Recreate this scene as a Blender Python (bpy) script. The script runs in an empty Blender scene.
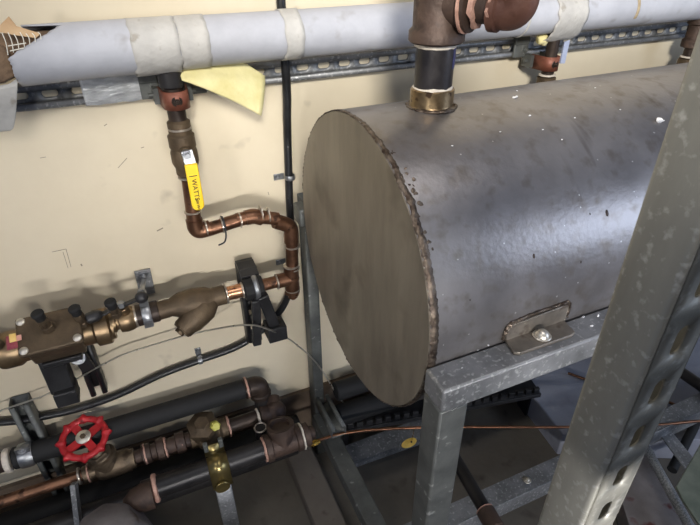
import bpy, bmesh, math, random
from mathutils import Vector, Matrix, noise
random.seed(7)
SC = bpy.context.scene
COL = SC.collection
PI = math.pi
# ------------------------------------------------------------------ camera
FPX = 525.0
yaw, pit, rol = math.radians(23.72), math.radians(32.66), math.radians(-.36)
fw = Vector((math.sin(yaw)*math.cos(pit), math.cos(yaw)*math.cos(pit), -math.sin(pit)))
r0 = Vector((math.cos(yaw), -math.sin(yaw), 0)); u0 = r0.cross(fw)
RR = r0*math.cos(rol)+u0*math.sin(rol); UU = u0*math.cos(rol)-r0*math.sin(rol)
EYE = Vector((0, 0, 1.5))
cd = bpy.data.cameras.new('camera'); cam = bpy.data.objects.new('camera', cd); COL.objects.link(cam)
M3 = Matrix((RR, UU, -fw)).transposed()
cam.matrix_world = Matrix.Translation(EYE) @ M3.to_4x4()
cd.sensor_width = 36; cd.lens = 36*FPX/700; cd.clip_start = .02
SC.camera = cam
def _ray(px, py): return fw+RR*((px-350)/FPX)-UU*((py-262.5)/FPX)
def at(px, py, y):                       # point of a depth plane y=const
    d = _ray(px, py); return EYE+d*(y/d.y)
def atz(px, py, z):                      # point of a height plane
    d = _ray(px, py); return EYE+d*((z-1.5)/d.z)
V = Vector
WALL = 1.16
# ------------------------------------------------------------------ materials
def lin(c):
    return tuple((x/12.92 if x <= .04045 else ((x+.055)/1.055)**2.4) for x in (v/255 for v in c))+(1,)
MATS = {}
def mat(name, c1, c2=None, rough=.5, metal=0., scale=8., detail=6, bump=.0, bscale=60., c3=None, s3=40., t3=(.62, .68), stretch=(1, 1, 1), mix=(.35, .65), rr=.12, trans=0, dist=0.):
    if name in MATS: return MATS[name]
    m = bpy.data.materials.new(name); m.use_nodes = True; MATS[name] = m
    nt = m.node_tree; N = nt.nodes; L = nt.links; b = N['Principled BSDF']
    tc = N.new('ShaderNodeTexCoord'); mp = N.new('ShaderNodeMapping'); mp.inputs['Scale'].default_value = stretch
    L.new(tc.outputs['Object'], mp.inputs[0])
    n = N.new('ShaderNodeTexNoise'); n.inputs['Scale'].default_value = scale; n.inputs['Detail'].default_value = detail
    n.inputs['Roughness'].default_value = .62; n.inputs['Distortion'].default_value = dist
    L.new(mp.outputs[0], n.inputs['Vector'])
    r = N.new('ShaderNodeValToRGB'); r.color_ramp.elements[0].position = mix[0]; r.color_ramp.elements[1].position = mix[1]
    r.color_ramp.elements[0].color = lin(c1); r.color_ramp.elements[1].color = lin(c2 or c1)
    L.new(n.outputs['Fac'], r.inputs[0]); col = r.outputs[0]
    if c3:
        n3 = N.new('ShaderNodeTexNoise'); n3.inputs['Scale'].default_value = s3; n3.inputs['Detail'].default_value = 3
        L.new(tc.outputs['Object'], n3.inputs['Vector'])
        r3 = N.new('ShaderNodeMapRange'); r3.inputs[1].default_value = t3[0]; r3.inputs[2].default_value = t3[1]
        L.new(n3.outputs['Fac'], r3.inputs[0])
        mx = N.new('ShaderNodeMixRGB'); mx.inputs[2].default_value = lin(c3)
        L.new(r3.outputs[0], mx.inputs[0]); L.new(col, mx.inputs[1]); col = mx.outputs[0]
    L.new(col, b.inputs['Base Color'])
    b.inputs['Metallic'].default_value = metal
    mr = N.new('ShaderNodeMapRange'); mr.inputs[3].default_value = max(.05, rough-rr); mr.inputs[4].default_value = min(1, rough+rr)
    L.new(n.outputs['Fac'], mr.inputs[0]); L.new(mr.outputs[0], b.inputs['Roughness'])
    if trans: b.inputs['Transmission Weight'].default_value = trans
    if bump:
        nb = N.new('ShaderNodeTexNoise'); nb.inputs['Scale'].default_value = bscale; nb.inputs['Detail'].default_value = 5
        L.new(mp.outputs[0], nb.inputs['Vector'])
        bp = N.new('ShaderNodeBump'); bp.inputs['Strength'].default_value = bump; bp.inputs['Distance'].default_value = .004
        L.new(nb.outputs['Fac'], bp.inputs['Height']); L.new(bp.outputs[0], b.inputs['Normal'])
    return m
wallm = mat('wall_paint', (207, 194, 168), (219, 207, 182), .7, 0, 2.2, 6, .08, 40, c3=(176, 164, 142), s3=9, t3=(.68, .78))
curbm = mat('base_board', (92, 76, 62), (120, 104, 88), .8, 0, 7, 6, .2)
floorm = mat('concrete_floor', (84, 78, 70), (108, 102, 92), .75, 0, 3, 8, .25, 60, c3=(66, 60, 54), s3=16, t3=(.6, .8))
padm = mat('concrete_pad', (98, 90, 82), (118, 110, 100), .75, 0, 5, 8, .25, 60, c3=(80, 70, 62), s3=22, t3=(.62, .75))
bluepad = mat('grey_painted_pad', (138, 140, 150), (158, 160, 170), .7, 0, 5, 8, .2, 60, c3=(126, 127, 136), s3=12, t3=(.6, .8))
galv = mat('galvanised', (112, 113, 114), (146, 147, 149), .5, .5, 18, 8, .12, 90, c3=(184, 185, 184), s3=130, t3=(.56, .72))
galvd = mat('galvanised_dull', (84, 86, 84), (112, 114, 111), .55, .45, 14, 8, .15, 80, c3=(150, 152, 148), s3=50, t3=(.64, .72))
galvp = mat('galvanised_post', (132, 130, 122), (160, 158, 148), .5, .35, 10, 8, .12, 60, c3=(186, 184, 177), s3=120, t3=(.56, .74), stretch=(1, 1, .35), rr=.08)
zinc = mat('zinc', (135, 137, 140), (168, 170, 173), .35, .85, 30, 4)
tankm = mat('tank_steel', (92, 90, 88), (124, 121, 119), .42, .7, 5, 9, .08, 50, c3=(66, 60, 54), s3=11, t3=(.6, .74), rr=.1)
endm = mat('tank_end_steel', (122, 114, 102), (146, 137, 122), .5, .5, 6, 8, .04, 40, c3=(104, 96, 84), s3=9, t3=(.56, .78), stretch=(1, 3, .7))
weldm = mat('weld', (58, 46, 38), (120, 108, 96), .4, .8, 60, 6, .6, 150)
copper = mat('copper', (96, 68, 52), (134, 98, 76), .38, .85, 20, 6, .05, 50, c3=(72, 52, 42), s3=40, t3=(.58, .68))
copshine = mat('copper_bright', (176, 124, 92), (204, 156, 122), .28, .95, 30, 4)
solder = mat('solder', (170, 160, 148), (205, 196, 184), .35, .8, 50, 3)
bronze = mat('cast_bronze', (92, 80, 66), (124, 108, 88), .5, .75, 22, 6, .3, 120, c3=(74, 62, 50), s3=30, t3=(.55, .68))
bronzed = mat('bronze_dark', (78, 66, 52), (108, 92, 72), .55, .6, 18, 6, .3, 120)
bronzeb = mat('bronze_bright', (116, 98, 76), (150, 128, 98), .38, .85, 24, 5, .15)
iron = mat('rusty_iron', (62, 50, 44), (88, 70, 60), .55, .35, 14, 7, .3, 110, c3=(54, 42, 38), s3=20, t3=(.55, .66))
ironred = mat('red_iron', (92, 62, 52), (116, 80, 66), .5, .3, 14, 6, .25, 110, c3=(84, 52, 40), s3=22, t3=(.6, .7))
irondk = mat('dark_iron', (44, 36, 32), (70, 58, 50), .45, .5, 16, 6, .2, 90)
blackpipe = mat('black_pipe', (30, 29, 30), (50, 48, 48), .38, .3, 14, 6, .1)
tapep = mat('taped_black_pipe', (34, 32, 34), (62, 58, 58), .35, .3, 24, 7, .2, 90, c3=(150, 152, 160), s3=34, t3=(.66, .7), stretch=(1, 1, .6))
rubber = mat('black_rubber', (14, 14, 15), (24, 24, 25), .75, 0, 20, 4, .1)
plastb = mat('black_plastic', (28, 28, 30), (42, 42, 44), .45, 0, 20, 4)
bluetape = mat('blue_tape', (40, 44, 84), (60, 64, 110), .4, 0, 20, 4)
tapew = mat('thread_tape', (196, 186, 172), (226, 216, 200), .6, 0, 60, 4, .3)
pinkdope = mat('pink_joint_compound', (168, 128, 112), (206, 164, 146), .6, 0, 60, 4, .3)
jacket = mat('white_jacket', (168, 169, 175), (184, 185, 191), .6, 0, 9, 6, .35, 26, c3=(160, 158, 160), s3=20, t3=(.62, .75))
jacketp = mat('white_patch', (176, 173, 168), (194, 191, 185), .7, 0, 16, 6, .7, 55, c3=(160, 154, 144), s3=40, t3=(.62, .72))
kraft = mat('kraft_paper', (176, 142, 104), (206, 176, 138), .8, 0, 12, 6, .3)
wool = mat('old_glass_wool', (84, 66, 52), (134, 110, 86), .95, 0, 26, 8, .9, 90)
woolend = mat('inner_wool', (150, 132, 104), (190, 172, 140), .95, 0, 30, 8, .9, 90)
thread = mat('scrim_thread', (226, 222, 208), None, .8)
flapm = mat('yellow_fibreglass', (216, 204, 140), (240, 230, 178), .9, 0, 10, 7, .4, 60)
yellow = mat('yellow_vinyl', (236, 196, 22), (246, 208, 34), .4, 0, 20, 3)
ink = mat('black_ink', (40, 34, 20), None, .6)
redpaint = mat('red_paint', (158, 26, 34), (190, 40, 46), .38, .1, 16, 5, .15, 80, c3=(110, 30, 30), s3=40, t3=(.62, .72))
redclamp = mat('red_brown_clamp', (110, 66, 52), (138, 84, 66), .5, .3, 22, 5, .3)
brass = mat('brass', (176, 140, 62), (214, 176, 88), .25, .95, 20, 4)
goldz = mat('yellow_zinc', (120, 106, 66), (150, 134, 88), .3, .85, 16, 5)
whitem = mat('white_plaster', (226, 226, 228), (240, 240, 240), .8)
clearm = mat('clear_tube', (178, 174, 164), (190, 186, 176), .3, 0, 20, 3, trans=.75)
braidm = mat('braided_steel', (120, 122, 122), (178, 180, 180), .4, .7, 260, 2, .8, 300)
capw = mat('worn_silver', (196, 190, 176), (222, 216, 204), .35, .8, 40, 4)
stick_r = mat('sticker_red', (134, 48, 70), (164, 84, 86), .5, 0, 60, 3)
stick_y = mat('sticker_yellow', (232, 190, 100), (240, 206, 130), .5)
stick_p = mat('sticker_pink', (228, 168, 150), None, .5)
drkgrey = mat('grey_cast_iron', (100, 95, 96), (126, 121, 120), .6, .3, 12, 6, .25, 90, c3=(70, 58, 48), s3=18, t3=(.6, .7))
greenst = mat('green_grey_steel', (104, 112, 100), (136, 142, 128), .5, .4, 12, 5)
woodm = mat('debris', (196, 190, 176), (222, 218, 206), .8)
plastwrap = mat('clear_plastic_wrap', (150, 152, 154), (206, 208, 210), .2, .1, 26, 6, .9, 40, stretch=(1, 1, 3))
yplug = mat('yellow_green_plug', (168, 164, 70), (190, 186, 96), .5, .2, 30, 3)

# ------------------------------------------------------------------ builder
WORLD = {}
def setp(o, label=None, cat=None, group=None, kind=None):
    if label: o['label'] = label
    if cat: o['category'] = cat
    if group: o['group'] = group
    if kind: o['kind'] = kind
    return o
def thing(name, loc, label, cat, group=None):
    o = bpy.data.objects.new(name, None); COL.objects.link(o)
    o.location = V(loc); o.empty_display_size = .03; WORLD[o] = V(loc)
    return setp(o, label, cat, group)
def frame_of(d, up=V((0, 0, 1))):
    d = V(d).normalized()
    if abs(d.dot(up)) > .97: up = V((0, 1, 0))
    x = up.cross(d).normalized(); y = d.cross(x)
    return x, y, d
class B:
    def __init__(s): s.bm = bmesh.new()
    def rings(s, rings, closed=False, cap=True):
        bm = s.bm; vs = [[bm.verts.new(p) for p in r] for r in rings]; n = len(vs[0])
        m = len(vs)
        for i in range(m if closed else m-1):
            a, b = vs[i], vs[(i+1) % m]
            for j in range(n):
                bm.faces.new((a[j], a[(j+1) % n], b[(j+1) % n], b[j]))
        if cap and not closed:
            bm.faces.new(list(reversed(vs[0]))); bm.faces.new(vs[-1])
        return s
    def tube(s, pts, r, n=16, rf=None, cap=True):
        pts = [V(p) for p in pts]; rs = []
        x = None
        for i, p in enumerate(pts):
            d = (pts[min(i+1, len(pts)-1)]-pts[max(i-1, 0)]).normalized()
            if x is None: x, y, _ = frame_of(d)
            else:
                x = (x-d*x.dot(d)).normalized()
            y = d.cross(x)
            rad = r if rf is None else rf(i, p)
            rs.append([p+x*math.cos(2*PI*j/n)*rad+y*math.sin(2*PI*j/n)*rad for j in range(n)])
        return s.rings(rs, cap=cap)
    def lathe(s, p, d, prof, n=24, sq=None):    # prof: (along, radius)
        x, y, d = frame_of(d); p = V(p)
        rs = []
        for a, r in prof:
            r = max(r, .0002)
            rs.append([p+d*a+(x*math.cos(2*PI*j/n)+y*math.sin(2*PI*j/n))*r for j in range(n)])
        return s.rings(rs)
    def cyl(s, a, b, r, r2=None, n=24, ch=0):
        a = V(a); b = V(b); L = (b-a).length; r2 = r if r2 is None else r2
        ch = ch or min(r, r2)*.08
        return s.lathe(a, b-a, [(0, r-ch), (ch, r), (L-ch, r2), (L, r2-ch)], n)
    def nut(s, a, b, r): return s.cyl(a, b, r, n=6, ch=r*.1)
    def box(s, c, size, m=None, rot=None):
        c = V(c); m = m or Matrix.Identity(3)
        if rot: m = Matrix.Rotation(rot[1], 3, rot[0]) @ m
        r = bmesh.ops.create_cube(s.bm, size=1)
        for v in r['verts']:
            v.co = c+m @ V((v.co.x*size[0], v.co.y*size[1], v.co.z*size[2]))
        return s
    def boxab(s, a, b):
        a, b = V(a), V(b); return s.box((a+b)/2, [abs(q) for q in (b-a)])
    def beam(s, a, b, w, h, up=V((0, 0, 1))):   # box from a to b, width w across, h along up
        a, b = V(a), V(b); x, y, d = frame_of(b-a, up)
        m = Matrix((x, y, d)).transposed()
        return s.box((a+b)/2, (w, h, (b-a).length), m)
    def prism(s, poly, d):
        d = V(d); bm = s.bm
        a = [bm.verts.new(V(p)) for p in poly]; b = [bm.verts.new(V(p)+d) for p in poly]
        n = len(a); bm.faces.new(list(reversed(a))); bm.faces.new(b)
        for i in range(n): bm.faces.new((a[i], a[(i+1) % n], b[(i+1) % n], b[i]))
        return s
    def sphere(s, c, r, sc=(1, 1, 1), m=None, u=16):
        q = bmesh.ops.create_uvsphere(s.bm, u_segments=u, v_segments=max(6, u//2), radius=1)
        m = m or Matrix.Identity(3)
        for v in q['verts']: v.co = V(c)+m @ V((v.co.x*r*sc[0], v.co.y*r*sc[1], v.co.z*r*sc[2]))
        return s
    def torus(s, c, d, R, r, n=32, k=10, a0=0, a1=2*PI, w=1.):
        x, y, d = frame_of(d); c = V(c); full = abs(a1-a0-2*PI) < 1e-4
        rs = []
        for i in range(n if full else n+1):
            t = a0+(a1-a0)*i/n; e = x*math.cos(t)+y*math.sin(t)
            rs.append([c+e*(R+r*math.cos(2*PI*j/k))+d*r*w*math.sin(2*PI*j/k) for j in range(k)])
        return s.rings(rs, closed=full)
    def wobble(s, amp, freq, seed=0):
        for v in s.bm.verts:
            q = v.co*freq+V((seed, seed*1.7, seed*.3))
            v.co += V((noise.noise(q), noise.noise(q+V((31, 0, 0))), noise.noise(q+V((0, 47, 0)))))*amp
        return s
    def build(s, name, m, parent=None, smooth=None, bevel=0, sub=0, solid=0, label=None, kind=None):
        bm = s.bm; bmesh.ops.recalc_face_normals(bm, faces=bm.faces)
        lo = V([min(v.co[i] for v in bm.verts) for i in range(3)]); hi = V([max(v.co[i] for v in bm.verts) for i in range(3)])
        o_w = (lo+hi)/2
        if parent is None: o_w.z = lo.z
        for v in bm.verts: v.co -= o_w
        me = bpy.data.meshes.new(name); bm.to_mesh(me); bm.free(); me.materials.append(m)
        o = bpy.data.objects.new(name, me); COL.objects.link(o); WORLD[o] = o_w.copy()
        if parent: o.parent = parent; o.location = o_w-WORLD[parent]
        else: o.location = o_w
        me.polygons.foreach_set('use_smooth', [True]*len(me.polygons))
        me.set_sharp_from_angle(angle=math.radians(38 if smooth is None else smooth))
        if solid:
            q = o.modifiers.new('solid', 'SOLIDIFY'); q.thickness = solid; q.offset = 0
        if bevel:
            q = o.modifiers.new('bevel', 'BEVEL'); q.width = bevel; q.segments = 2; q.limit_method = 'ANGLE'; q.angle_limit = .6
        if sub:
            q = o.modifiers.new('sub', 'SUBSURF'); q.levels = sub; q.render_levels = sub
        if label: o['label'] = label
        if kind: o['kind'] = kind
        return o
def fillet(pts, R, n=8):
    pts = [V(p) for p in pts]; out = [pts[0]]
    for i in range(1, len(pts)-1):
        a = (pts[i-1]-pts[i]).normalized(); b = (pts[i+1]-pts[i]).normalized()
        ang = a.angle(b); t = min(R/math.tan(ang/2), (pts[i-1]-pts[i]).length*.48, (pts[i+1]-pts[i]).length*.48)
        p0 = pts[i]+a*t; p1 = pts[i]+b*t
        for k in range(n+1):
            u = k/n; out.append(p0*(1-u)**2+pts[i]*2*u*(1-u)+p1*u*u)
    out.append(pts[-1]); return out
def smoothp(pts, n=8):
    pts = [V(p) for p in pts]; P = [pts[0]*2-pts[1]]+pts+[pts[-1]*2-pts[-2]]; out = []
    for i in range(1, len(P)-2):
        a, b, c, d = P[i-1:i+3]
        for k in range(n):
            t = k/n
            out.append(.5*((2*b)+(c-a)*t+(2*a-5*b+4*c-d)*t*t+(3*b-a-3*c+d)*t**3))
    out.append(pts[-1]); return out
def elbow(parent, c, d_in, d_out, r, m, name='elbow', leg=None, collar=True):
    """elbow fitting centred on the corner c; d_in/d_out point away from c towards its two mouths"""
    c = V(c); a = V(d_in).normalized(); b = V(d_out).normalized(); leg = leg or r*1.9
    pts = fillet([c+a*leg, c, c+b*leg], r*1.5, 10)
    s = B().tube(pts, r, 20)
    if collar:
        s.lathe(c+a*(leg-.012), a, [(0, r), (.003, r*1.14), (.014, r*1.14), (.016, r)], 20)
        s.lathe(c+b*(leg-.012), b, [(0, r), (.003, r*1.14), (.014, r*1.14), (.016, r)], 20)
    return s.build(name, m, parent)
def ring(parent, p, d, r, m, name='joint', w=.005, t=.0015, wob=.0008):
    d = V(d).normalized()
    return B().lathe(V(p)-d*w/2, d, [(0, r), (w*.2, r+t), (w*.8, r+t), (w, r)], 24).wobble(wob, 90, p[0]*9).build(name, m, parent)

# strut channel: local X length, Y depth (0 = slotted back, D = open lips), Z across
def slotted(bm_b, x0, x1, w, pitch, sl, sw, T, first=0., rim=None):
    """flat plate with oblong holes in the local XZ plane"""
    bm = bm_b.bm; n = 24; x = x0
    if first > 0:
        q = [V((x, 0, -w/2)), V((x+first, 0, -w/2)), V((x+first, 0, w/2)), V((x, 0, w/2))]
        bm.faces.new([bm.verts.new(T(p)) for p in q]); x += first
    while x < x1-1e-6:
        L = min(pitch, x1-x)
        if L < pitch-1e-6:
            q = [V((x, 0, -w/2)), V((x+L, 0, -w/2)), V((x+L, 0, w/2)), V((x, 0, w/2))]
            bm.faces.new([bm.verts.new(T(p)) for p in q]); break
        cx = x+L/2; out = []; inn = []
        for k in range(n):
            t = 2*PI*(k+.5)/n; c, s_ = math.cos(t), math.sin(t)
            e = max(abs(c)/(L/2), abs(s_)/(w/2)); out.append(V((cx+c/e, 0, s_/e)))
            hx = (sl-sw)/2; px = (hx if c > 0 else -hx)+c*sw/2
            inn.append(V((cx+px, 0, s_*sw/2)))
        # rectangle corners
        vo = [bm.verts.new(T(p)) for p in out]; vi = [bm.verts.new(T(p)) for p in inn]
        for k in range(n):
            bm.faces.new((vo[k], vo[(k+1) % n], vi[(k+1) % n], vi[k]))
        for sx in (1, -1):
            for sz in (1, -1):
                t = math.atan2(sz*w/2, sx*L/2) % (2*PI)
                k = int((t/(2*PI))*n-.5) % n
                cv = bm.verts.new(T(V((cx+sx*L/2, 0, sz*w/2))))
                bm.faces.new((vo[k], cv, vo[(k+1) % n]))
        x += L
def strut(name, L, T, m, parent=None, W=.041, D=.041, slots=True, first=.0, th=.0025, label=None, sl=.028, sw=.014):
    """T maps local coordinates to world"""
    s = B(); r = .004
    if slots: slotted(s, 0, L, W-2*r, .0508, sl, sw, T, first)
    else:
        s.bm.faces.new([s.bm.verts.new(T(V(p))) for p in ((0, 0, -W/2+r), (L, 0, -W/2+r), (L, 0, W/2-r), (0, 0, W/2-r))])
    for sg in (1, -1):
        h = W/2
        prof = [(0, h-r)]+[(r-r*math.cos(a), h-r+r*math.sin(a)) for a in (PI/8, PI/4, PI*3/8)]+[(r, h), (D-r, h)]+\
               [(D-r+r*math.sin(a), h-r+r*math.cos(a)) for a in (PI/8, PI/4, PI*3/8, PI/2)]+[(D, h-.009), (D-.002, h-.0105), (D-.008, h-.0105)]
        a = [s.bm.verts.new(T(V((0, y, sg*z)))) for y, z in prof]; b = [s.bm.verts.new(T(V((L, y, sg*z)))) for y, z in prof]
        for i in range(len(a)-1): s.bm.faces.new((a[i], a[i+1], b[i+1], b[i]))
    bmesh.ops.remove_doubles(s.bm, verts=s.bm.verts, dist=1e-5)
    o = s.build(name, m, parent, solid=th, label=label)
    return o
def TF(o, X, Y, Z):
    o, X, Y, Z = V(o), V(X).normalized(), V(Y).normalized(), V(Z).normalized()
    return lambda p: o+X*p.x+Y*p.y+Z*p.z
def hexbolt(parent, p, d, r, m, name='bolt', washer=True):
    d = V(d).normalized(); p = V(p); s = B()
    if washer: s.cyl(p, p+d*r*.25, r*1.7, n=20)
    s.nut(p+d*r*.2, p+d*r*.95, r); s.cyl(p+d*r*.9, p+d*r*1.5, r*.5, n=12)
    return s.build(name, m, parent)
X, Y, Z = V((1, 0, 0)), V((0, 1, 0)), V((0, 0, 1))

# ================================================================== setting
B().boxab((-2.2, WALL, -.05), (3.6, WALL+.12, 2.9)).build('wall_back', wallm)['kind'] = 'structure'
B().boxab((-2.2, -1.6, -.12), (3.6, WALL+.12, 0)).build('floor', floorm)['kind'] = 'structure'
B().boxab((-2.2, WALL-.012, 0), (3.6, WALL, .25)).build('baseboard_back', curbm)['kind'] = 'structure'

wb = bpy.data.objects['wall_back']
scm = mat('wall_scuff', (120, 108, 92), (150, 138, 118), .8)
for a_, b_, w_ in (((52, 252), (66, 249), .0012), ((66, 249), (71, 267), .0012), ((63, 252), (68, 268), .001), ((118, 168), (127, 158), .0012), ((157, 231), (163, 228), .003), ((81, 264), (82, 266), .003), ((104, 126), (107, 124), .0015), ((40, 158), (46, 157), .001), ((141, 148), (144, 147), .0015), ((268, 192), (269, 195), .0015)):
    B().beam(at(*a_, WALL-.0003), at(*b_, WALL-.0003), w_, .0006, up=Y).build('scuff_mark', scm, wb)
# ================================================================== strut on wall
sx0 = -.62
wx = 1.26-.0254
first = (wx-sx0) % .0508
strut('strut_channel', 2.9, TF((sx0, WALL-.001, 1.236), X, -Y, Z), galv, W=.044, D=.026, first=first)
o = COL.objects[-1]; setp(o, 'long grey slotted strut channel fixed along the wall under the white pipe', 'strut channel')
# plastic wrap on the channel
s = B(); n = 26; rs = []
for i in range(n):
    x = -.045+.135*i/(n-1)-.01
    prof = [(1.140, 1.262), (1.1315, 1.2605), (1.1295, 1.25), (1.1285, 1.236), (1.1295, 1.222), (1.1315, 1.2115), (1.140, 1.210)]
    rs.append([V((x, y+.0025*noise.noise(V((x*60, z*90, 1))), z+.0025*noise.noise(V((x*50, z*80, 5))))) for y, z in prof])
for i in range(n-1):
    pass
vs = [[s.bm.verts.new(p) for p in r] for r in rs]
for i in range(n-1):
    for j in range(6): s.bm.faces.new((vs[i][j], vs[i][j+1], vs[i+1][j+1], vs[i+1][j]))
o = s.build('plastic_wrap', plastwrap, solid=.001); setp(o, 'crinkled shiny plastic wrap around the wall channel left of the yellow valve', 'plastic wrap')

# ================================================================== insulated pipe
PY, PZ, PR = 1.07, 1.320, .0445
ins = thing('insulated_pipe', (.7, PY, PZ-PR), 'long white jacketed insulated pipe running along the top of the wall', 'pipe')
s = B(); rings = []; n = 40
x = .02
xs = [.02+i*.03 for i in range(64)]
for x in xs:
    rings.append([V((x, PY+math.cos(t)*PR*(1+.012*noise.noise(V((x*9, math.cos(t)*2, math.sin(t)*2)))), PZ+math.sin(t)*PR*(1+.012*noise.noise(V((x*9+4, math.cos(t)*2, math.sin(t)*2)))))) for t in [2*PI*j/n for j in range(n)]])
s.rings(rings)
s.build('jacket', jacket, ins, smooth=60)
# torn left end of the jacket: open sheet with ragged edge
s = B(); nn = 120; cols = 22; vs = []
ET = [(0, -.12), (1.3, -.115), (1.70, at(22, 30, 1.06).x), (1.80, at(64, 33, 1.04).x), (2.35, at(46, 42, 1.03).x), (3.0, at(9, 57, 1.027).x), (3.7, at(13, 70, 1.03).x), (4.45, at(23, 87, 1.05).x), (5.2, -.10), (2*PI, -.12)]
def edge2(a):
    for (a0, e0), (a1, e1) in zip(ET[:-1], ET[1:]):
        if a <= a1: return e0+(e1-e0)*(a-a0)/(a1-a0)+.004*noise.noise(V((a*9, 0, 3)))
    return ET[-1][1]
vs = []
for i in range(cols):
    u = i/(cols-1); row = []
    for j in range(nn):
        t = 2*PI*j/nn; e = edge2(t); x = .07+(e-.07)*u if e < .07 else .07
        flare = 1.02+.05*max(0, -x-.02)/.12*(1 if 2.2 < t < 4.4 else .2)
        row.append(s.bm.verts.new(V((x, PY+math.cos(t)*PR*flare, PZ+math.sin(t)*PR*flare))))
    vs.append(row)
for i in range(cols-1):
    for j in range(nn): s.bm.faces.new((vs[i][j], vs[i][(j+1) % nn], vs[i+1][(j+1) % nn], vs[i+1][j]))
s.build('torn_jacket_end', jacket, ins, solid=.0018, smooth=70, label='ragged torn end of the white jacket')
# curled kraft flap standing up at the tear
s = B()
P = [at(*q) for q in ((0, 26, 1.05), (9, 17, 1.05), (17, 27, 1.045), (40, 34, 1.04), (36, 38, 1.035), (14, 35, 1.035), (0, 32, 1.035))]
s.prism(P, (0, .0015, .001)); s.build('kraft_paper_flap', kraft, ins, label='curled brown kraft paper at the tear')
# exposed wool and the bare pipe inside
s = B(); rings = []
for i in range(26):
    x = -.60+.66*i/25
    rings.append([V((x, PY+math.cos(t)*.036, PZ+math.sin(t)*.036))+V((noise.noise(V((x*60, math.cos(t)*3, math.sin(t)*3))), noise.noise(V((x*60+9, math.cos(t)*4, math.sin(t)*4))), noise.noise(V((x*50+19, math.cos(t)*4, math.sin(t)*4)))))*.004 for t in [2*PI*j/28 for j in range(28)]])
s.rings(rings); s.build('glass_wool', wool, ins, smooth=80, label='exposed brown glass wool')
s = B()
for k in range(7):
    a = at(2+k*6, 33+random.uniform(-1, 2), 1.028); b = at(8+k*5.5, 55-k*2.6, 1.024)
    s.tube(smoothp([a, (a+b)/2+V((.002, -.002, .002)), b], 4), .0007, 5)
a = at(8, 46, 1.024); b = at(26, 43, 1.024); s.tube([a, b], .0008, 5); a = at(10, 51, 1.024); b = at(24, 48, 1.024); s.tube([a, b], .0008, 5)
s.build('scrim_thread', thread, ins)
# patches and bands
def band(x0, x1, name, m, r=PR*1.02, ragged=0, a0=0, a1=2*PI, label=None, sag=0):
    s = B(); n = 44; k = max(4, int((x1-x0)/.008)); vs = []
    full = abs(a1-a0-2*PI) < 1e-4
    for i in range(k+1):
        row = []
        for j in range(n if full else n+1):
            t = a0+(a1-a0)*j/n; u = i/k
            xe = x0+(x1-x0)*u
            rag = ragged*noise.noise(V((math.cos(t)*3, math.sin(t)*3, u*2+x0)))
            xe += rag*(2*u-1)
            rr = r*(1+.01*noise.noise(V((xe*60, math.cos(t)*4, math.sin(t)*4))))
            dz = -sag*max(0, -math.sin(t))**3*(.6+.5*noise.noise(V((xe*25, 2, 2))))
            row.append(s.bm.verts.new(V((xe, PY+math.cos(t)*rr, PZ+math.sin(t)*rr+dz))))
        vs.append(row)
    nn = n
    for i in range(k):
        for j in range(nn):
            jj = (j+1) % n if full else j+1
            s.bm.faces.new((vs[i][j], vs[i][jj], vs[i+1][jj], vs[i+1][j]))
    return s.build(name, m, ins, solid=.0015, smooth=70, label=label)
band(.045, .125, 'jacket_patch', jacketp, PR*1.035, .006, label='rough white patch over the branch', sag=.006)
band(.125, .178, 'jacket_patch', jacketp, PR*1.025, .004)
band(.322, .358, 'jacket_patch', jacketp, PR*1.03, .004)
band(.985, 1.075, 'jacket_patch', jacketp, PR*1.04, .008, label='white patch sagging over the right branch', sag=.026)
band(.90, .905, 'jacket_seam', jacketp, PR*1.015)
# brown scuff on the jacket near the right
band(1.235, 1.243, 'jacket_seam', woolend, PR*1.012, 0, 2.5, 3.6, label='brown scuff mark')

# insulation remnant at far left with hanging jacket
rem = thing('torn_insulation_cover', at(20, 125, 1.06), 'loose torn white insulation cover hanging at the left edge below the pipe', 'insulation')
s = B(); vs = []
tp = [(-40, 84), (-20, 81), (0, 78), (10, 76), (18, 74)]
md = [(-40, 92), (-20, 91), (0, 88), (10, 86), (18, 84)]
lo = [(-42, 108), (-20, 108), (0, 106), (9, 106), (17, 105)]
bt = [(-42, 134), (-20, 133), (0, 133), (8, 132), (15, 131)]
for row, yy in ((tp, 1.046), (md, 1.03), (lo, 1.04), (bt, 1.05)):
    vs.append([s.bm.verts.new(at(px, py, yy)+V((0, .003*noise.noise(V((px*.3, py*.3, 0))), 0))) for px, py in row])
for i in range(3):
    for j in range(4): s.bm.faces.new((vs[i][j], vs[i][j+1], vs[i+1][j+1], vs[i+1][j]))
s.build('hanging_jacket', jacketp, rem, solid=.003, sub=2)
s = B().tube(smoothp([at(-30, 88, 1.04), at(0, 84, 1.04), at(12, 80, 1.042), at(20, 74, 1.044)], 6), .006, 8).wobble(.003, 120); s.build('torn_edge', woolend, rem, label='frayed tan edge of the cover')
s = B()
P = [at(*q) for q in ((-20, 44, 1.032), (0, 46, 1.028), (7, 52, 1.026), (11, 66, 1.026), (16, 76, 1.03), (4, 83, 1.03), (-20, 86, 1.03))]
s.prism(P, (0, .016, 0)); s.wobble(.003, 60); s.build('inner_wool', wool, rem, bevel=.003, label='dark brown inner wool')

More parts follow.
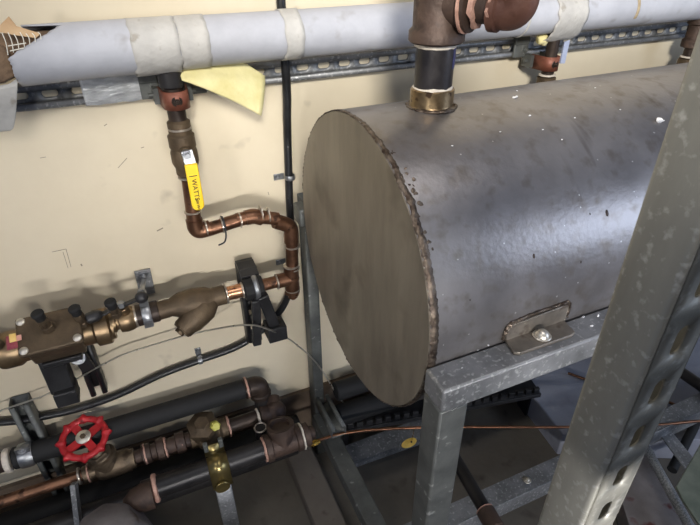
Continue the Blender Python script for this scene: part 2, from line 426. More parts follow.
# yellow fibreglass flap
s = B()
def q4(u, v):
    A, Bq, C, D = at(176, 66, 1.06), at(236, 66, 1.075), at(262, 110, 1.055), at(205, 88, 1.045)
    return A*(1-u)*(1-v)+Bq*u*(1-v)+C*u*v+D*(1-u)*v
A = [[at(176, 62, 1.08), at(179, 72, 1.06), at(182, 80, 1.05)],
     [at(212, 58, 1.085), at(210, 74, 1.06), at(206, 89, 1.048)],
     [at(240, 60, 1.09), at(238, 80, 1.062), at(236, 102, 1.048)],
     [at(265, 76, 1.085), at(265, 95, 1.065), at(261, 116, 1.05)]]
def bez(P, t):
    P = list(P)
    while len(P) > 1: P = [P[i]*(1-t)+P[i+1]*t for i in range(len(P)-1)]
    return P[0]
n = 16; vs = []
for i in range(n+1):
    u = i/n
    k = min(int(u*3), 2); f = u*3-k
    vs.append([s.bm.verts.new((bez(A[k], j/n)*(1-f)+bez(A[k+1], j/n)*f)+V((0, .002*noise.noise(V((i*.4, j*.4, 0))), .002*noise.noise(V((i*.5, j*.3, 3)))))) for j in range(n+1)])
for i in range(n):
    for j in range(n): s.bm.faces.new((vs[i][j], vs[i][j+1], vs[i+1][j+1], vs[i+1][j]))
o = s.build('insulation_scrap', flapm, solid=.003, smooth=80)
setp(o, 'pale yellow insulation scrap sticking out below the white pipe', 'insulation')

# ================================================================== strut clamps on the wall channel
def pipe_clamp(x, label, mm, zc=1.228, r=.022, grp=None):
    t = thing('pipe_clamp', (x, 1.119, zc-.02), label, 'clamp')
    s = B()
    for sg in (-1, 1):
        s.box((x+sg*(r+.008), 1.117, zc), (.014, .034, .03))
    s.cyl((x-r-.024, 1.1145, zc), (x+r+.024, 1.1145, zc), .0045)
    s.build('mounting_ear', galvd, t, bevel=.002)
    pts = [V((x-r-.004, 1.108, zc))]+[V((x-math.cos(a)*(r+.001), 1.07-math.sin(a)*(r+.001)+.0, zc)) for a in [PI*i/12 for i in range(13)]]+[V((x+r+.004, 1.108, zc))]
    s = B()
    prev = None; vs = []
    for p in pts:
        vs.append((s.bm.verts.new(p+Z*.017), s.bm.verts.new(p-Z*.017)))
    for a, b in zip(vs[:-1], vs[1:]): s.bm.faces.new((a[0], b[0], b[1], a[1]))
    s.build('strap', mm, t, solid=.004, label='red-brown strap')
    hexbolt(t, (x-.001, 1.07-r-.001, zc), -Y, .006, irondk)
    return t
pipe_clamp(.106, 'red-brown pipe clamp on the wall channel above the yellow-handled valve', redclamp, 1.222)
pipe_clamp(1.026, 'red-brown pipe clamp on the wall channel below the sagging white patch', redclamp, 1.205, .02)
# dark splice plates on the channel
def splice(x0, x1, name, label):
    t = thing(name, (x0, 1.11, 1.2), label, 'plate')
    s = B().boxab((x0, 1.1255, 1.212), (x1, 1.1325, 1.245)); s.boxab((x0, 1.122, 1.243), (x1, 1.15, 1.2625)); s.build('plate', galvd, t, bevel=.002)
    hexbolt(t, ((x0+x1)/2+.012, 1.1255, 1.230), -Y, .006, galvd)
splice(.136, .176, 'splice_plate', 'grey splice plate on the wall channel just right of the left red clamp')
splice(.048, .083, 'splice_plate', 'grey splice plate on the wall channel just left of the left red clamp')
splice(.955, .998, 'splice_plate', 'dark splice plate on the wall channel beside the right-hand red clamp')
# ragged blue and yellow scraps at the right clamp
s = B().sphere((.992, 1.075, 1.262), .017, (1, .8, .7)).wobble(.008, 70, 2)
o = s.build('insulation_scrap', flapm, smooth=80); setp(o, 'small crumpled yellow insulation scrap above the right-hand red clamp', 'insulation')
pbt = mat('pale_blue_tape', (150, 160, 190), (190, 198, 214), .4)
o = B().boxab((1.052, 1.06, 1.205), (1.066, 1.064, 1.255)).wobble(.008, 60, 5).build('tape_scrap', pbt); setp(o, 'pale blue tape scrap hanging right of the right-hand red clamp', 'tape')

# ================================================================== riser with yellow ball valve
RX, RY = .103, 1.07
rs_ = thing('pipe_riser', (RX, RY, .9), 'dark threaded riser joining the white pipe to the yellow-handled valve', 'pipe')
B().cyl((RX, RY, 1.17), (RX, RY, 1.30), .0175).build('nipple', irondk, rs_)
s = B().lathe((RX, RY, 1.243), Z, [(0, .019), (.004, .0235), (.03, .0235), (.034, .02), (.04, .02), (.044, .0265), (.055, .0265), (.058, .02)]); s.build('coupling', blackpipe, rs_)
B().lathe((RX, RY, 1.148), Z, [(0, .02), (.004, .0225), (.03, .0225), (.034, .0175)]).build('coupling', bronzed, rs_)
HZ = at(188, 154, 1.03).z; HS = HZ-1.098
bv = thing('ball_valve', (RX, RY, 1.03), 'bronze ball valve with yellow lever on the vertical riser', 'valve')
s = B().lathe((RX, RY, 1.066), Z, [(0, .018), (.004, .0225), (.018, .0225), (.022, .0245), (.03, .027), (.05, .027), (.058, .0245), (.062, .0265), (.085, .0265), (.09, .021), (.1, .021)], 24)
s.cyl((RX, RY-.015, HZ), (RX, RY-.036, HZ), .011)
s.build('body', bronzed, bv)
ring(bv, (RX, RY, 1.165), Z, .0205, solder, 'joint', .006, .0025)
ring(bv, (RX, RY, 1.062), Z, .018, solder, 'joint', .006, .003)
s = B().nut((RX, RY-.036, HZ), (RX, RY-.046, HZ), .010).cyl((RX, RY-.044, HZ), (RX, RY-.052, HZ), .0055); s.build('stem_nut', zinc, bv)
# lever: steel strip then vinyl grip
h0 = V((RX+.001, RY-.042, 1.106+HS)); hm = V((RX+.005, RY-.047, 1.068+HS)); h1 = V((at(199, 210, RY-.049).x, RY-.049, at(199, 210, RY-.049).z))
s = B().beam(h0, hm, .022, .003, up=Y); s.build('lever', zinc, bv, bevel=.001, label='bare steel end of the lever')
a, b = h1, V((RX+.004, RY-.048, 1.080+HS)); x_, y_, d_ = frame_of(b-a, Y)
poly = []
w = .0125; L = (b-a).length
for t in [PI+PI*i/8 for i in range(9)]: poly.append(a+x_*math.cos(t)*w+d_*(w+math.sin(t)*w))
poly += [a+x_*w+d_*L, a-x_*w+d_*L]
g = B().prism([p-y_*.0035 for p in poly], y_*.007).build('grip', yellow, bv, bevel=.002, label='yellow vinyl grip with small black lettering')
# lettering on the grip (reads down the grip)
def text(word, size, origin, right, up, m, parent, name='lettering', ext=.0003):
    cu = bpy.data.curves.new(name, 'FONT'); cu.body = word; cu.size = size; cu.extrude = ext; cu.resolution_u = 2
    tmp = bpy.data.objects.new('tmp', cu); COL.objects.link(tmp)
    me = bpy.data.meshes.new_from_object(tmp.evaluated_get(bpy.context.evaluated_depsgraph_get()))
    bpy.data.objects.remove(tmp)
    right = V(right).normalized(); up = V(up).normalized(); nn = right.cross(up)
    R = Matrix((right, up, nn)).transposed()
    for v in me.vertices: v.co = R @ v.co
    me.materials.clear(); me.materials.append(m)
    o = bpy.data.objects.new(name, me); COL.objects.link(o); WORLD[o] = V(origin)
    if parent: o.parent = parent; o.location = V(origin)-WORLD[parent]
    else: o.location = V(origin)
    return o
bpy.context.view_layer.update()
text('WATTS', .014, h1*.30+b*.70+V((-.0045, -.0045, 0)), (0, 0, -1), (1, 0, 0), ink, g)
text('600 WOG', .008, h1*.72+b*.28+V((-.003, -.0045, 0)), (0, 0, -1), (1, 0, 0), ink, g)
B().box(h1*.24+b*.76+V((0, -.0038, 0)), (.016, .001, .0015)).build('lettering', ink, g)

# ================================================================== copper pipe run below the valve
cp = thing('copper_pipe', (.2, 1.07, .68), 'brown copper pipe stepping down from the yellow-handled valve to the tee', 'pipe')
cr = .0155
P0 = V((RX, RY, 1.055)); P1 = V((.098, 1.07, .93)); P2 = V((.232, 1.07, .94)); P3 = at(284, 221, 1.07); P4 = V((.309, 1.07, .84)); P5 = V((.308, 1.07, .70))
P2b = at(262, 215, 1.07)
PE = at(291, 226, 1.07)
path = [P0, P1, at(240, 219, 1.07), PE, P5]
s = B().cyl(P0, P1+Z*.03, cr); s.build('pipe_length', copper, cp)
s = B().cyl(P1+X*.028, at(238, 220, 1.07), cr).cyl(at(236, 220, 1.07), at(256, 216, 1.07), cr).cyl(at(254, 216, 1.07), at(278, 219, 1.07), cr); s.build('pipe_length', copper, cp)
s = B().cyl(PE-Z*.02, P5, cr); s.build('pipe_length', copper, cp)
elbow(cp, P1, Z, at(240, 219, 1.07)-P1, cr*1.16, copper, leg=.032, collar=False)
elbow(cp, PE, at(256, 215, 1.07)-PE, P5-PE, cr*1.16, copper, leg=.044, collar=False)
elbow(cp, at(254, 216, 1.07), at(236, 220, 1.07)-at(254, 216, 1.07), PE-at(254, 216, 1.07), cr*1.13, copper, leg=.02, collar=False)
for px, py, d in ((193, 211, Z), (206, 228, X), (222, 225, X), (240, 220, X), (261, 213.5, X), (268, 214.5, X), (292.5, 246, Z), (292.5, 268, Z)):
    ring(cp, at(px, py, 1.07), d, cr*1.1, solder, 'solder_ring', .004, .0018)
# zip tie
zt = thing('zip_tie', at(222, 232, 1.07), 'black zip tie around the horizontal copper pipe', 'zip tie')
c = at(223, 224, 1.07)
s = B().torus(c, X, cr*1.12, .0018, w=1.6); s.build('loop', plastb, zt)
s = B().tube(smoothp([c+V((0, -.018, 0)), c+V((.0, -.02, -.02)), c+V((-.006, -.022, -.034)), c+V((-.02, -.02, -.04))], 5), .002, 6).box(c+V((0, -.019, -.002)), (.006, .006, .006)); s.build('tail', plastb, zt)
# tee and lower run
TZ = .747
te = thing('copper_tee', (.308, 1.07, .68), 'copper tee with drain cap beside the tank stand post', 'tee')
s = B().cyl((.3085, 1.07, .785), (.3075, 1.07, .71), .0185).cyl((.309, 1.07, TZ), (.27, 1.07, TZ), .0185).sphere((.3085, 1.07, TZ), .0195); s.build('body', copper, te)
s = B().nut((.3075, 1.07, .712), (.3072, 1.07, .698), .02).cyl((.3075, 1.07, .7), (.3075, 1.07, .688), .013).nut((.3075, 1.07, .69), (.3075, 1.07, .682), .008); s.build('drain_cap', copper, te)
for p, d in (((.3085, 1.07, .785), Z), ((.3085, 1.07, .713), Z), ((.268, 1.07, TZ), X)): ring(te, p, d, .018, solder, 'solder_ring', .004, .002)
cs = thing('copper_pipe', (.2, 1.07, TZ-.016), 'short horizontal copper pipe held by the black bracket', 'pipe')
B().cyl((.27, 1.07, TZ), (.175, 1.07, TZ), .0155).build('pipe_length', copper, cs)
B().cyl((.18, 1.07, TZ), (.140, 1.07, TZ), .0175).build('bright_sleeve', copshine, cs, label='bright clean copper sleeve')
for x_p in (.1405, .18): ring(cs, (x_p, 1.07, TZ), X, .018, solder, 'solder_ring', .005, .002)

# ================================================================== Y strainer
ys = thing('y_strainer', (.06, 1.07, .66), 'brown bronze Y-shaped strainer with slanted leg between clamp and black bracket', 'strainer')
s = B().lathe((-.022, 1.07, TZ), X, [(0, .018), (.003, .0225), (.022, .0225), (.03, .021), (.05, .03), (.085, .034), (.115, .03), (.13, .0225), (.135, .024), (.158, .024), (.162, .018)], 24)
A_ = V((.105, 1.066, TZ-.004)); Bb = at(181, 331, 1.035); dd = (Bb-A_)
s.lathe(A_, dd, [(0, .02), (dd.length*.25, .033), (dd.length*.7, .031), (dd.length*.8, .026), (dd.length*.95, .025)], 24)
s.build('body', bronzed, ys, smooth=50)
d_ = dd.normalized(); s = B().nut(A_+dd*.93, A_+dd*1.0, .024).nut(A_+dd*.99, A_+dd*1.08, .012); s.build('strainer_plug', bronzed, ys, bevel=.001)
for x_p in (-.022, .14): ring(ys, (x_p, 1.07, TZ), X, .0215, solder, 'joint', .005, .0025)

# ================================================================== clamp with rod to wall plate
hc = thing('pipe_hanger', (-.045, 1.07, .70), 'zinc split-ring hanger bolted to a small square wall plate', 'hanger')
B().box((-.034, 1.155, .778), (.036, .006, .07), rot=('Y', .02)).build('wall_plate', galv, hc, bevel=.001)
hexbolt(hc, (-.033, 1.152, .8), -Y, .006, zinc)
s = B().cyl((-.034, 1.152, .79), (-.045, 1.075, .80), .0055).nut((-.044, 1.085, .799), (-.0445, 1.074, .80), .0105); s.build('rod', zinc, hc)
s = B().torus((-.045, 1.07, TZ), X, .030, .0035, w=3).box((-.045, 1.066, TZ+.038), (.018, .022, .014)).box((-.045, 1.036, TZ-.006), (.020, .008, .014)); s.build('split_ring', zinc, hc)
# short dark pipe through the hanger
o = B().cyl((-.072, 1.07, TZ), (-.018, 1.07, TZ), .0255).build('pipe_nipple', irondk); setp(o, 'short dark pipe length gripped by the zinc hanger', 'pipe')

# ================================================================== backflow preventer
bf = thing('backflow_preventer', (-.24, 1.07, .69), 'bronze backflow preventer with square bolted cover at the left edge', 'valve')
s = B().lathe((-.50, 1.07, TZ-.006), X, [(0, .022), (.08, .022), (.084, .034), (.11, .034), (.114, .025), (.15, .026), (.154, .038), (.162, .040), (.19, .040), (.2, .034), (.34, .034), (.345, .042), (.372, .042), (.377, .034), (.382, .034)], 28)
s.build('body', bronzeb, bf, smooth=40)
s = B()
nrm = V((0, -.5, .87)).normalized(); tx = X; ty = nrm.cross(X)
cc = V((-.235, 1.055, TZ+.005))
m_ = Matrix((X, V((0, .87, .5)), V((0, -.5, .87)))).transposed()
s.box(cc+nrm*.0, (.105, .07, .075), m_); s.box(cc+nrm*.03, (.118, .082, .012), m_)
s.build('housing', bronze, bf, bevel=.005)
s = B().box(cc+nrm*.041, (.122, .086, .009), m_); cov = s.build('cover_plate', bronzed, bf, bevel=.004, label='square dark cover plate with worn bolt heads')
for a_, b_ in ((-.05, -.033), (.05, -.033), (.05, .033), (-.05, .033)):
    p = cc+nrm*.0455+X*a_+V((0, .87, .5))*b_
    B().lathe(p, nrm, [(0, .0085), (.003, .0085), (.0045, .006)], 16).build('bolt', capw, cov)
# sticker
sp = at(8, 345, 1.03); s = B(); m2 = m_
def sticker(px, py, w, h, mm, d=.0):
    c_ = at(px, py, 1.028)+V((0, -d, d)); return B().box(c_, (w, h, .0015), m_).build('sticker', mm, bf)
sticker(17, 341, .038, .030, stick_r); sticker(13, 338, .012, .018, stick_y, .0015); sticker(19, 338, .010, .012, stick_p, .0015)
def test_cock(base, d, label=None):
    base = V(base); d = V(d).normalized(); s = B()
    s.nut(base, base+d*.014, .013); s.cyl(base+d*.012, base+d*.030, .009); s.nut(base+d*.026, base+d*.038, .0115)
    k = s.build('test_cock', bronze, bf)
    B().lathe(base+d*.036, d, [(0, .009), (.002, .0105), (.013, .0105), (.015, .0125), (.02, .0125), (.023, .009)], 16).build('cap', rubber, k)
test_cock(cc+nrm*.045+X*.0+V((0, .87, .5))*.002, V((-.12, -.25, 1)))
test_cock((-.172, 1.045, TZ+.028), V((-.1, -.2, 1)))
test_cock((-.335, 1.045, TZ+.025), V((-.1, -.2, 1)))
# second ball valve after the preventer
b2 = thing('ball_valve', (-.09, 1.07, .70), 'bronze ball valve with black butterfly handle beside the zinc hanger', 'valve')
s = B().lathe((-.125, 1.07, TZ), X, [(0, .018), (.001, .026), (.012, .026), (.014, .021), (.018, .021), (.021, .029), (.034, .031), (.048, .029), (.052, .026), (.058, .026)], 24)
s.lathe((-.13, 1.07, TZ), X, [(0, .022), (.012, .022)], 20)
s.cyl((-.088, 1.062, TZ+.02), (-.09, 1.05, TZ+.048), .012)
s.build('body', bronzeb, b2)
c_ = V((-.09, 1.048, TZ+.053)); e0 = c_-X*.058+V((0, -.01, -.008)); e1 = c_+X*.042+V((0, .006, .004))
s = B().beam(e0, e1, .012, .005).sphere(e1+X*.002, .016, (.9, .8, .9)).lathe(e0-X*.016, X+V((0, .1, .1)), [(0, .006), (.003, .012), (.02, .013), (.03, .01), (.036, .004)], 12)
s.build('handle', plastb, b2, bevel=.001, label='black butterfly handle')
s = B().nut(c_-Z*.004, c_+Z*.008, .009); s.build('stem_nut', zinc, b2)
def cock2(par, base, d):
    base = V(base); d = V(d).normalized(); s = B()
    s.nut(base, base+d*.014, .012); s.cyl(base+d*.012, base+d*.030, .0085); k = s.build('test_cock', bronze, par)
    B().lathe(base+d*.028, d, [(0, .009), (.002, .0105), (.013, .0105), (.015, .0125), (.02, .0125), (.023, .009)], 16).build('cap', rubber, k)
cock2(b2, (-.103, 1.04, TZ+.035), V((-.1, -.25, 1)))
ring(b2, (-.069, 1.07, TZ), X, .024, solder, 'joint', .006, .003); ring(b2, (-.127, 1.07, TZ), X, .022, capw, 'joint', .005, .004)

# ================================================================== black brackets
br = thing('pipe_bracket', (.2, 1.12, .52), 'black strut bracket holding the short copper pipe near the tank', 'bracket')
strut('upright', .245, TF((.205, WALL-.002, .53), Z, -Y, X), plastb, br, slots=True, sl=.02, sw=.012, W=.038, D=.036)
s = B().beam((.205, 1.125, .792), (.205, 1.075, .778), .044, .006).box((.206, 1.12, .785), (.044, .05, .006)); s.build('arm', plastb, br, bevel=.001)
s = B().lathe((.182, 1.07, TZ), X, [(0, .0165), (.002, .029), (.048, .029), (.05, .0165)], 8); s.build('cushion', rubber, br, bevel=.002, label='black rubber cushion block')
s = B().torus((.212, 1.07, TZ), X, .0305, .003, w=2.2); s.build('strap', zinc, br, label='silver strap')
s = B().beam((.222, 1.045, .735), (.252, 1.06, .60), .028, .02, up=Y).box((.25, 1.06, .605), (.05, .05, .045)).beam((.205, 1.045, .725), (.195, 1.05, .58), .022, .012, up=Y); s.build('brace', plastb, br, bevel=.003)
b3 = thing('pipe_bracket', (-.24, 1.12, .5), 'black bracket holding up the bronze backflow preventer', 'bracket')
strut('upright', .2, TF((-.205, WALL-.002, .50), Z, -Y, X), plastb, b3, W=.038, D=.036, slots=False)
s = B().beam((-.235, 1.07, .705), (-.235, 1.07, .69), .08, .07).boxab((-.285, 1.05, .60), (-.235, 1.095, .70)).boxab((-.28, 1.035, .57), (-.232, 1.085, .61)); s.build('saddle', plastb, b3, bevel=.003)
s = B().beam((-.215, 1.09, .69), (-.205, 1.11, .60), .03, .012, up=Y); s.build('brace', plastb, b3, bevel=.002)
hexbolt(b3, at(78, 358, 1.09), V((0, -1, .3)), .010, zinc)

# ================================================================== black conduit cable and small wall clips
o = B().tube([V((.3465, 1.1245, 1.78)), V((.3465, 1.1245, 1.5)), V((.3465, 1.1245, 1.3)), V((.3465, 1.1245, 1.22)), V((.3462, 1.127, 1.18)), V((.346, 1.136, 1.14))]+smoothp([at(287.5, 136, 1.148), at(289.5, 200, 1.148), at(291.5, 240, 1.147), at(292, 275, 1.145), at(284, 305, 1.145), at(262, 330, 1.145), at(236, 347, 1.145), at(200, 360, 1.145), at(160, 375, 1.145), at(120, 394, 1.145), at(80, 408, 1.145), at(50, 415, 1.145), at(20, 420.5, 1.145), at(-30, 424, 1.145), at(-90, 426, 1.145)], 8), .0095, 16).build('cable', mat('cable_jacket', (22, 22, 23), (36, 36, 38), .35, 0, 30, 3, c3=(90, 90, 92), s3=120, t3=(.7, .73)), smooth=60)
setp(o, 'thick black cable dropping down the wall and curving left', 'cable')
def clip(p, label, vertical=True):
    t = thing('cable_clip', p, label, 'clip')
    p = V(p)
    if vertical:
        B().box(p+V((-.022, .012, 0)), (.026, .003, .016)).build('tab', zinc, t, bevel=.001)
        B().torus(p+V((.002, -.001, 0)), Z, .0115, .0015, w=4).build('saddle', zinc, t)
        hexbolt(t, p+V((-.026, .011, 0)), -Y, .0045, zinc)
    else:
        B().box(p+V((0, .013, .02)), (.016, .003, .026)).build('tab', zinc, t, bevel=.001)
        B().torus(p+V((0, 0, 0)), X, .0115, .0015, w=4).build('saddle', zinc, t)
        hexbolt(t, p+V((0, .012, .024)), -Y, .0045, zinc)
clip(at(289, 177, 1.147), 'upper zinc clip holding the vertical black cable to the wall')
clip(at(290, 262, 1.146), 'lower zinc clip behind the copper pipe above the tee')
clip(at(200, 360, 1.145), 'zinc clip on the sagging part of the black cable', False)
# clear tube
o = B().tube(smoothp([at(-40, 430, 1.12), at(0, 411, 1.12), at(50, 393, 1.12), at(100, 366, 1.115), at(128, 353, 1.115), at(180, 337, 1.11), at(215, 329, 1.09), at(245, 325, 1.03), at(265, 328, 1.03), at(290, 340, 1.05), at(312, 358, 1.075), at(325, 375, 1.09), at(338, 396, 1.09), at(354, 415, 1.09), at(366, 424, 1.09)], 8), .0022, 14).build('clear_hose', clearm, smooth=60)
setp(o, 'thin clear plastic hose looping across the wall to behind the tank', 'hose')

# ================================================================== lower left: black insulated pipe
KZ = .405
kp = thing('insulated_pipe', (-.15, 1.09, KZ-.03), 'black foam-covered pipe crossing behind the red handwheel', 'pipe')
B().cyl((-.425, 1.09, KZ), (.165, 1.09, KZ-.004), .027).build('foam_cover', rubber, kp)
elbow(kp, (.193, 1.09, KZ-.005), -X, -Z, .027, irondk, leg=.040, collar=True)
ring(kp, (.157, 1.09, KZ-.004), X, .028, pinkdope, 'joint', .007, .003)
B().cyl((.193, 1.09, .37), (.193, 1.09, .305), .021).build('drop_nipple', blackpipe, kp)
B().cyl((-.60, 1.09, KZ), (-.43, 1.09, KZ), .0245).build('bare_end', iron, kp)
ring(kp, (-.437, 1.09, KZ), X, .027, tapew, 'joint', .014, .003)
ks = thing('strut_post', (-.385, 1.14, 0), 'short upright grey strut behind the black pipe at the left edge', 'strut')
strut('channel', .54, TF((-.375, 1.155, .0), Z, -Y, X), galvd, ks, slots=False)
s = B().torus((-.395, 1.09, KZ), X, .0285, .003, w=5.5).box((-.395, 1.075, KZ+.034), (.03, .008, .016)); s.build('clamp', zinc, ks, label='zinc clamp around the black pipe')
hexbolt(ks, (-.395, 1.072, KZ+.036), V((0, -.4, 1)), .006, zinc)

# gate valve line
GZ = .305
gp = thing('copper_pipe', (-.45, 1.06, GZ-.016), 'bare copper pipe at bottom left leading to the red handwheel valve', 'pipe')
B().cyl((-.75, 1.06, GZ), (-.275, 1.06, GZ), .0155).build('pipe_length', copper, gp)
ring(gp, (-.303, 1.06, GZ), X, .018, solder, 'solder_ring', .007, .004)
gv = thing('gate_valve', (-.24, 1.06, GZ-.03), 'bronze gate valve with red handwheel', 'valve')
s = B().lathe((-.295, 1.06, GZ), X, [(0, .018), (.002, .021), (.02, .021), (.024, .0185), (.032, .019), (.036, .026), (.045, .03), (.08, .032), (.115, .03), (.12, .026), (.128, .026), (.13, .02)], 24)
hx = atz(84, 438, .425)
b0 = V((-.228, 1.06, GZ)); ax = (hx-b0).normalized(); LL = (hx-b0).length
s.lathe(b0, ax, [(0, .03), (.03, .031), (.034, .036), (.045, .036), (.048, .028), (.06, .024), (.066, .018), (.08, .016)], 24)
s.nut(b0+ax*.05, b0+ax*.064, .03)
s.build('body', bronze, gv, smooth=40)
B().cyl(b0+ax*.07, b0+ax*(LL+.008), .006).build('stem', brass, gv)
ring(gv, (-.281, 1.06, GZ), X, .021, pinkdope, 'joint', .005, .003)
wn = V((-.02, -.3, .95)).normalized()
wx_, wy_, _ = frame_of(wn)
whl = B(); RW = .05
nseg = 96; rs = []
for i in range(nseg):
    t = 2*PI*i/nseg; bump_ = max(0, math.cos(8*t))**3
    e = wx_*math.cos(t)+wy_*math.sin(t); rr = .0084+.0050*bump_
    rs.append([hx+e*(RW+.003*bump_+rr*math.cos(2*PI*j/10))+wn*rr*.8*math.sin(2*PI*j/10) for j in range(10)])
whl.rings(rs, closed=True)
for k in range(4):
    t = 2*PI*(k+.35)/4; e = wx_*math.cos(t)+wy_*math.sin(t)
    whl.beam(hx+e*.010-wn*.002, hx+e*RW, .019, .007, up=wn)
whl.lathe(hx-wn*.008, wn, [(0, .013), (.003, .017), (.012, .017), (.014, .013)], 20)
wh = whl.build('handwheel', redpaint, gv, smooth=50, label='red lobed handwheel')
s = B().lathe(hx+wn*.006, wn, [(0, .018), (.002, .018), (.004, .014)], 24); s.build('name_plate', capw, wh, label='round silver disc')
s = B().nut(hx+wn*.008, hx+wn*.014, .007); s.build('wheel_nut', bronze, wh)

# bronze branch line to the right: union, check valve
bl = thing('pipe_fittings', (-.1, 1.06, GZ-.03), 'row of brown fittings between the red-wheel valve and the check valve', 'fittings')
s = B().lathe((-.166, 1.06, GZ), X, [(0, .018), (.018, .018), (.02, .027), (.04, .027), (.043, .021), (.055, .021), (.058, .03), (.075, .031), (.078, .022), (.105, .022), (.108, .029), (.13, .029), (.133, .021), (.155, .021)], 24); s.build('fitting', iron, bl)
for x_p in (-.140, -.087, -.044): ring(bl, (x_p, 1.06, GZ), X, .024, pinkdope, 'joint', .006, .004, .002)
ck = thing('check_valve', (.03, 1.06, GZ-.03), 'dark bronze check valve with yellow plug above the gold clamp', 'valve')
s = B().lathe((-.022, 1.06, GZ), X, [(0, .02), (.002, .028), (.018, .028), (.024, .036), (.08, .036), (.088, .028), (.104, .028), (.106, .02)], 24)
s.lathe((.022, 1.06, GZ+.01), V((-.1, -.25, 1)), [(0, .04), (.03, .04), (.034, .045), (.046, .043), (.052, .024), (.056, .02)], 6)
s.build('body', bronzed, ck, smooth=40)
B().nut((.048, 1.035, GZ+.052), (.05, 1.02, GZ+.062), .014).cyl((.049, 1.03, GZ+.055), (.051, 1.016, GZ+.065), .010).build('plug', yplug, ck, label='yellow painted plug')
ring(ck, (.086, 1.06, GZ), X, .026, pinkdope, 'joint', .007, .004, .002)
o2 = thing('pipe_nipple', (.13, 1.06, GZ-.02), 'short dark pipe leading from the check valve to the iron elbow', 'pipe')
B().cyl((.085, 1.06, GZ), (.20, 1.06, GZ), .0205).build('pipe_length', irondk, o2); ring(o2, (.172, 1.06, GZ), X, .0215, tapew, 'joint', .007, .004, .002)
el = thing('iron_elbow', (.22, 1.06, GZ-.03), 'dark rusty iron elbow at the right end of the check valve line', 'elbow')
s = B().lathe((.178, 1.06, GZ), X, [(0, .022), (.002, .03), (.016, .03), (.02, .027), (.06, .027)], 24).sphere((.222, 1.06, GZ), .034, (1, .9, .95)).cyl((.222, 1.06, GZ), (.222, 1.10, GZ+.01), .028); s.build('body', iron, el)
# black2 line
lz, ly = .297, .95
l2 = thing('black_pipe', (0, ly, lz-.03), 'black steel pipe held by the gold strap clamp', 'pipe')
B().cyl((-.16, ly, lz), (.165, ly, lz), .0285).build('pipe_length', blackpipe, l2)
ring(l2, (-.128, ly, lz), X, .031, pinkdope, 'joint', .012, .005, .003); ring(l2, (.158, ly, lz), X, .03, pinkdope, 'joint', .007, .004, .002)
gc = thing('pipe_clamp', (.032, ly, lz-.05), 'shiny gold strap clamp over the black pipe', 'clamp')
pts = [V((0, ly+.036, lz+.045)), V((0, ly+.034, lz+.02))]+[V((0, ly+math.cos(a)*.0305, lz+math.sin(a)*.0305)) for a in [PI*.15+PI*i/12 for i in range(12)]]+[V((0, ly-.034, lz-.03)), V((0, ly-.034, lz-.045))]
s = B(); vs = [(s.bm.verts.new(p+X*.006), s.bm.verts.new(p+X*.058)) for p in pts]
for a, b in zip(vs[:-1], vs[1:]): s.bm.faces.new((a[0], b[0], b[1], a[1]))
s.build('strap', goldz, gc, solid=.003)
s = B()
for k in (0, 1): B().box((.012+.04*k, ly+.038, lz+.04), (.012, .012, .03)).build('ear', galvd, gc, bevel=.002)
B().cyl((.03, ly-.035, lz-.038), (.03, ly-.043, lz-.038), .02, n=20).build('washer', goldz, gc)
strut('strut_post', lz-.035, TF((.032, ly-.024, .0), Z, Y, X), galv, slots=False)
setp(COL.objects[-1], 'upright galvanised strut under the gold strap clamp', 'strut')
# iron tee at right end
it = thing('iron_tee', (.2, ly, lz-.04), 'rusty brown iron tee beside the thin copper tube', 'tee')
s = B().lathe((.16, ly, lz), X, [(0, .03), (.002, .038), (.016, .038), (.02, .034), (.085, .034), (.088, .038), (.102, .038), (.104, .03)], 28)
s.lathe((.212, ly, lz), V((0, .25, 1)), [(0, .034), (.045, .034), (.047, .038), (.06, .038), (.061, .028), (.05, .026)], 24)
s.build('body', iron, it)
ring(it, (.266, ly, lz), X, .034, tapew, 'joint', .006, .004, .002)
B().lathe((.268, ly, lz), X, [(0, .03), (.004, .033), (.018, .033), (.022, .02), (.034, .018), (.036, .012)], 20).build('reducer', iron, it)
# small open ring fitting
sb = thing('pipe_stub', (.165, 1.005, .24), 'short upright black pipe stub with bright rim between iron elbow and tee', 'pipe')
B().cyl((.165, 1.005, .24), (.165, 1.005, .322), .0165).build('pipe_length', blackpipe, sb)
B().torus((.165, 1.005, .322), Z, .0165, .0022).build('rim', solder, sb)
# lower black pipe behind
o = B().cyl((-.75, 1.0, .215), (.26, 1.0, .215), .033).build('black_pipe', blackpipe); setp(o, 'lower black pipe running behind the gold-clamped pipe near the floor', 'pipe')
o = B().cyl((-.75, 1.09, .17), (.30, 1.09, .17), .04).build('insulated_pipe', rubber); setp(o, 'black insulated pipe on the floor against the wall base, lowest of the left pipes', 'pipe')
# grey cast body bottom left
gb = thing('pump_body', (-.24, .9, .0), 'large grey-brown cast body with angled top at the bottom left', 'pump')
s = B().lathe((-.245, .865, .0), Z, [(0, .07), (.02, .1), (.26, .1), (.325, .07), (.348, .034), (.352, .012)], 8)
s.build('casing', drkgrey, gb, bevel=.006, smooth=30)
B().lathe((-.205, .935, lz), X, [(0, .012), (.02, .028), (.045, .035), (.07, .036)], 20).build('outlet', iron, gb, label='brown tapered outlet')
# small grey angle piece between, at left
ap = thing('strut_brace', (-.33, 1.0, 0), 'thin diagonal galvanised brace near the floor under the red handwheel', 'brace')
s = B().beam((-.31, 1.02, .33), (-.34, .90, .12), .012, .02); s.build('rod', galv, ap)

